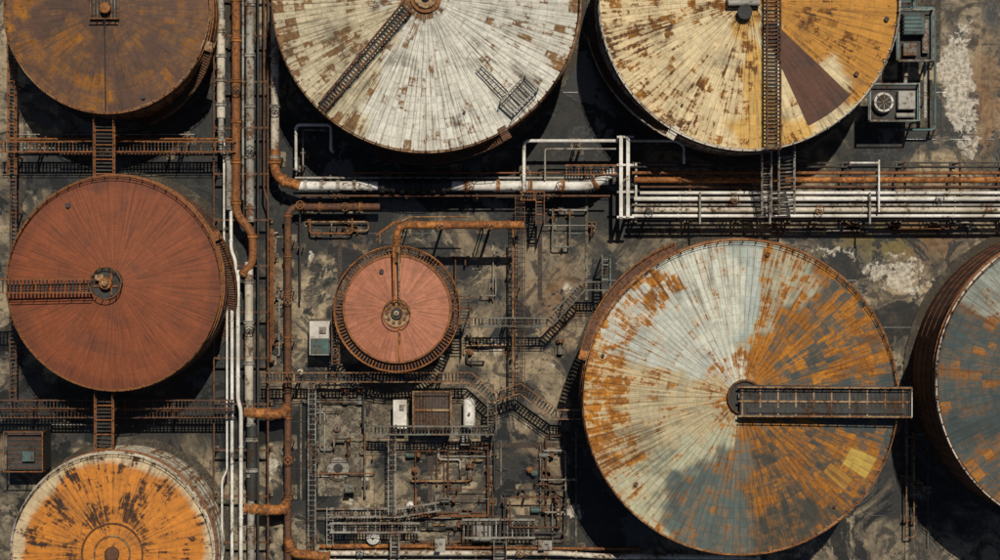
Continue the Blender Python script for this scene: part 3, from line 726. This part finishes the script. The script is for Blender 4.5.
for q in ((455,525,0),(480,540,0),(505,540,1.57),(540,510,0,'teal'),(345,395,1.57),(360,395,1.57),(450,500,.0),(560,345,1.57),(30,520,1.57),(415,455,0,'teal'),(470,470,1.57),(345,440,0),(548,455,0),(430,520,1.57)): pump(*q)
unit(482,533,1.6,1.4,1.5,'steel','steel'); unit(440,545,.9,1.2,1.2,'teal','grey'); unit(465,440,.7,.9,1.5,'grey','grey'); unit(545,545,1.2,.8,1.3,'steel','steel'); unit(350,488,.8,.7,1.2,'green','green')
catwalk([(462,528,2),(535,528,2)],1.8,'steel',legs=3,step=.4); catwalk([(500,560,2),(500,540,2)],1.2,'steel',legs=1.5,step=.4)
def valve(u,v,z,r=.4,m='rust'):
    mb=MB(); c=P(u,v,z); mb.tube([c+Vector((r*math.cos(k*.524),r*math.sin(k*.524),0)) for k in range(12)],.05,m,6,closed=True)
    for k in range(3): t_=k*math.pi/3; q=Vector((math.cos(t_),math.sin(t_),0))*r; mb.beam(c-q,c+q,.05,.04,m)
    mb.cyl(c-Vector((0,0,.9)),c+Vector((0,0,.05)),.06,'steel',8); mb.cyl(c-Vector((0,0,z)),c-Vector((0,0,.8)),.14,m,10); mb.make('valve')
for q in ((300,205,3.2),(345,207,3.2),(288,300,3.2),(288,460,3.2),(470,186,4.6),(560,186,4.6),(650,210,5.1),(735,199,5.1),(820,210,5.1),(940,199,5.1),(440,225,8.5),(490,225,8.5),(236,90,4.4),(250,150,4.4),(249,330,4.3),(275,60,4.5),(275,110,4.5),(360,553,2.1),(520,553,2.1)): valve(*q,m=random.choice(['rust','tan','dark']))
R_=random.Random(11)
zones=[(300,385,375,500,12),(400,440,500,520,14),(530,430,580,545,8),(300,215,380,235,5),(415,330,515,365,5),(0,130,210,165,3),(0,395,220,430,4),(270,215,285,370,3),(530,205,600,250,5),(905,420,935,550,3),(640,222,980,232,5),(300,505,500,556,14),(440,240,510,310,3)]
for (x0,y0,x1,y1,n) in zones:
    for k in range(n):
        u,v=R_.uniform(x0,x1),R_.uniform(y0,y1); z=R_.uniform(.35,1.4); pth=[(u,v,z)]
        for s_ in range(R_.randint(1,3)):
            if (s_+k)%2: u=R_.uniform(x0,x1)
            else: v=R_.uniform(y0,y1)
            pth.append((u,v,z))
        pipe(pth,R_.choice([.05,.06,.08,.1]),R_.choice(['rust','steel','tan','dark','grey','rustdk','green']),name='small_bore_pipe',fl=R_.choice([0,3]),sup=4,drop=True)
def slab(u0,v0,u1,v1,h,m='conc',name='concrete_pad'):
    mb=MB(); a=P(u0,v1,0); b=P(u1,v0,0); mb.box(((a.x+b.x)/2,(a.y+b.y)/2,h/2+.004),(b.x-a.x,b.y-a.y,h),m,min(.02,h*.3)); return mb.make(name)
slab(318,392,362,496,.12); slab(372,384,494,438,.09); slab(308,322,333,355,.14)
slab(870,0,940,62,.12,'concdk'); slab(868,80,932,128,.14,'concdk'); slab(455,515,570,545,.11,'concdk')
for q in ((262,384,300,386),(300,384,302,500),(585,190,588,300),(900,232,1000,236),(268,236,286,238),(575,430,577,560),(500,440,502,485),(905,400,908,560)):
    slab(*q,.15,'conc','kerb')
for (a,b) in (((430,450),(430,500)),((445,445),(575,445)),((340,215),(340,300)),((540,235),(540,300)),((20,165),(20,380)),((900,150),(900,10)),((960,235),(915,235))):
    mb=MB(); p0,p1=P(*a,0),P(*b,0); mb.beam(p0+Vector((0,0,.02)),p1+Vector((0,0,.02)),.45,.03,'dark')
    for p_,d in along([p0,p1],.3): x=Vector((-d.y,d.x,0))*.2; mb.beam(p_-x+Vector((0,0,.05)),p_+x+Vector((0,0,.05)),.08,.03,'rustdk')
    mb.make('drain_channel')
# ---------------------------------------------------------------- light
EL=math.radians(64)
sd=Vector((-.30,-.95,0)).normalized()*math.cos(EL); ldir=Vector((sd.x,sd.y,-math.sin(EL)))
l=bpy.data.lights.new('sun','SUN'); l.energy=5.0; l.angle=math.radians(.5); l.color=(1,.92,.79)
lo=bpy.data.objects.new('sun',l); S.collection.objects.link(lo); lo.rotation_euler=ldir.to_track_quat('-Z','Y').to_euler(); lo.location=(0,0,60)
w=bpy.data.worlds.new('World'); S.world=w; w.use_nodes=True; nt=w.node_tree
sk=nt.nodes.new('ShaderNodeTexSky'); sk.sky_type='NISHITA'; sk.sun_disc=False; sk.sun_elevation=EL; sk.sun_rotation=math.atan2(.30,.95)
nt.links.new(sk.outputs[0],nt.nodes['Background'].inputs[0]); nt.nodes['Background'].inputs[1].default_value=.05
S.view_settings.view_transform='Standard'; S.view_settings.look='None'; S.view_settings.exposure=0
cd=bpy.data.cameras.new('camera'); cd.sensor_width=36; cd.lens=36*H/100; cd.clip_end=5000; cd.clip_start=1
co=bpy.data.objects.new('camera',cd); S.collection.objects.link(co); co.location=(0,0,H); S.camera=co
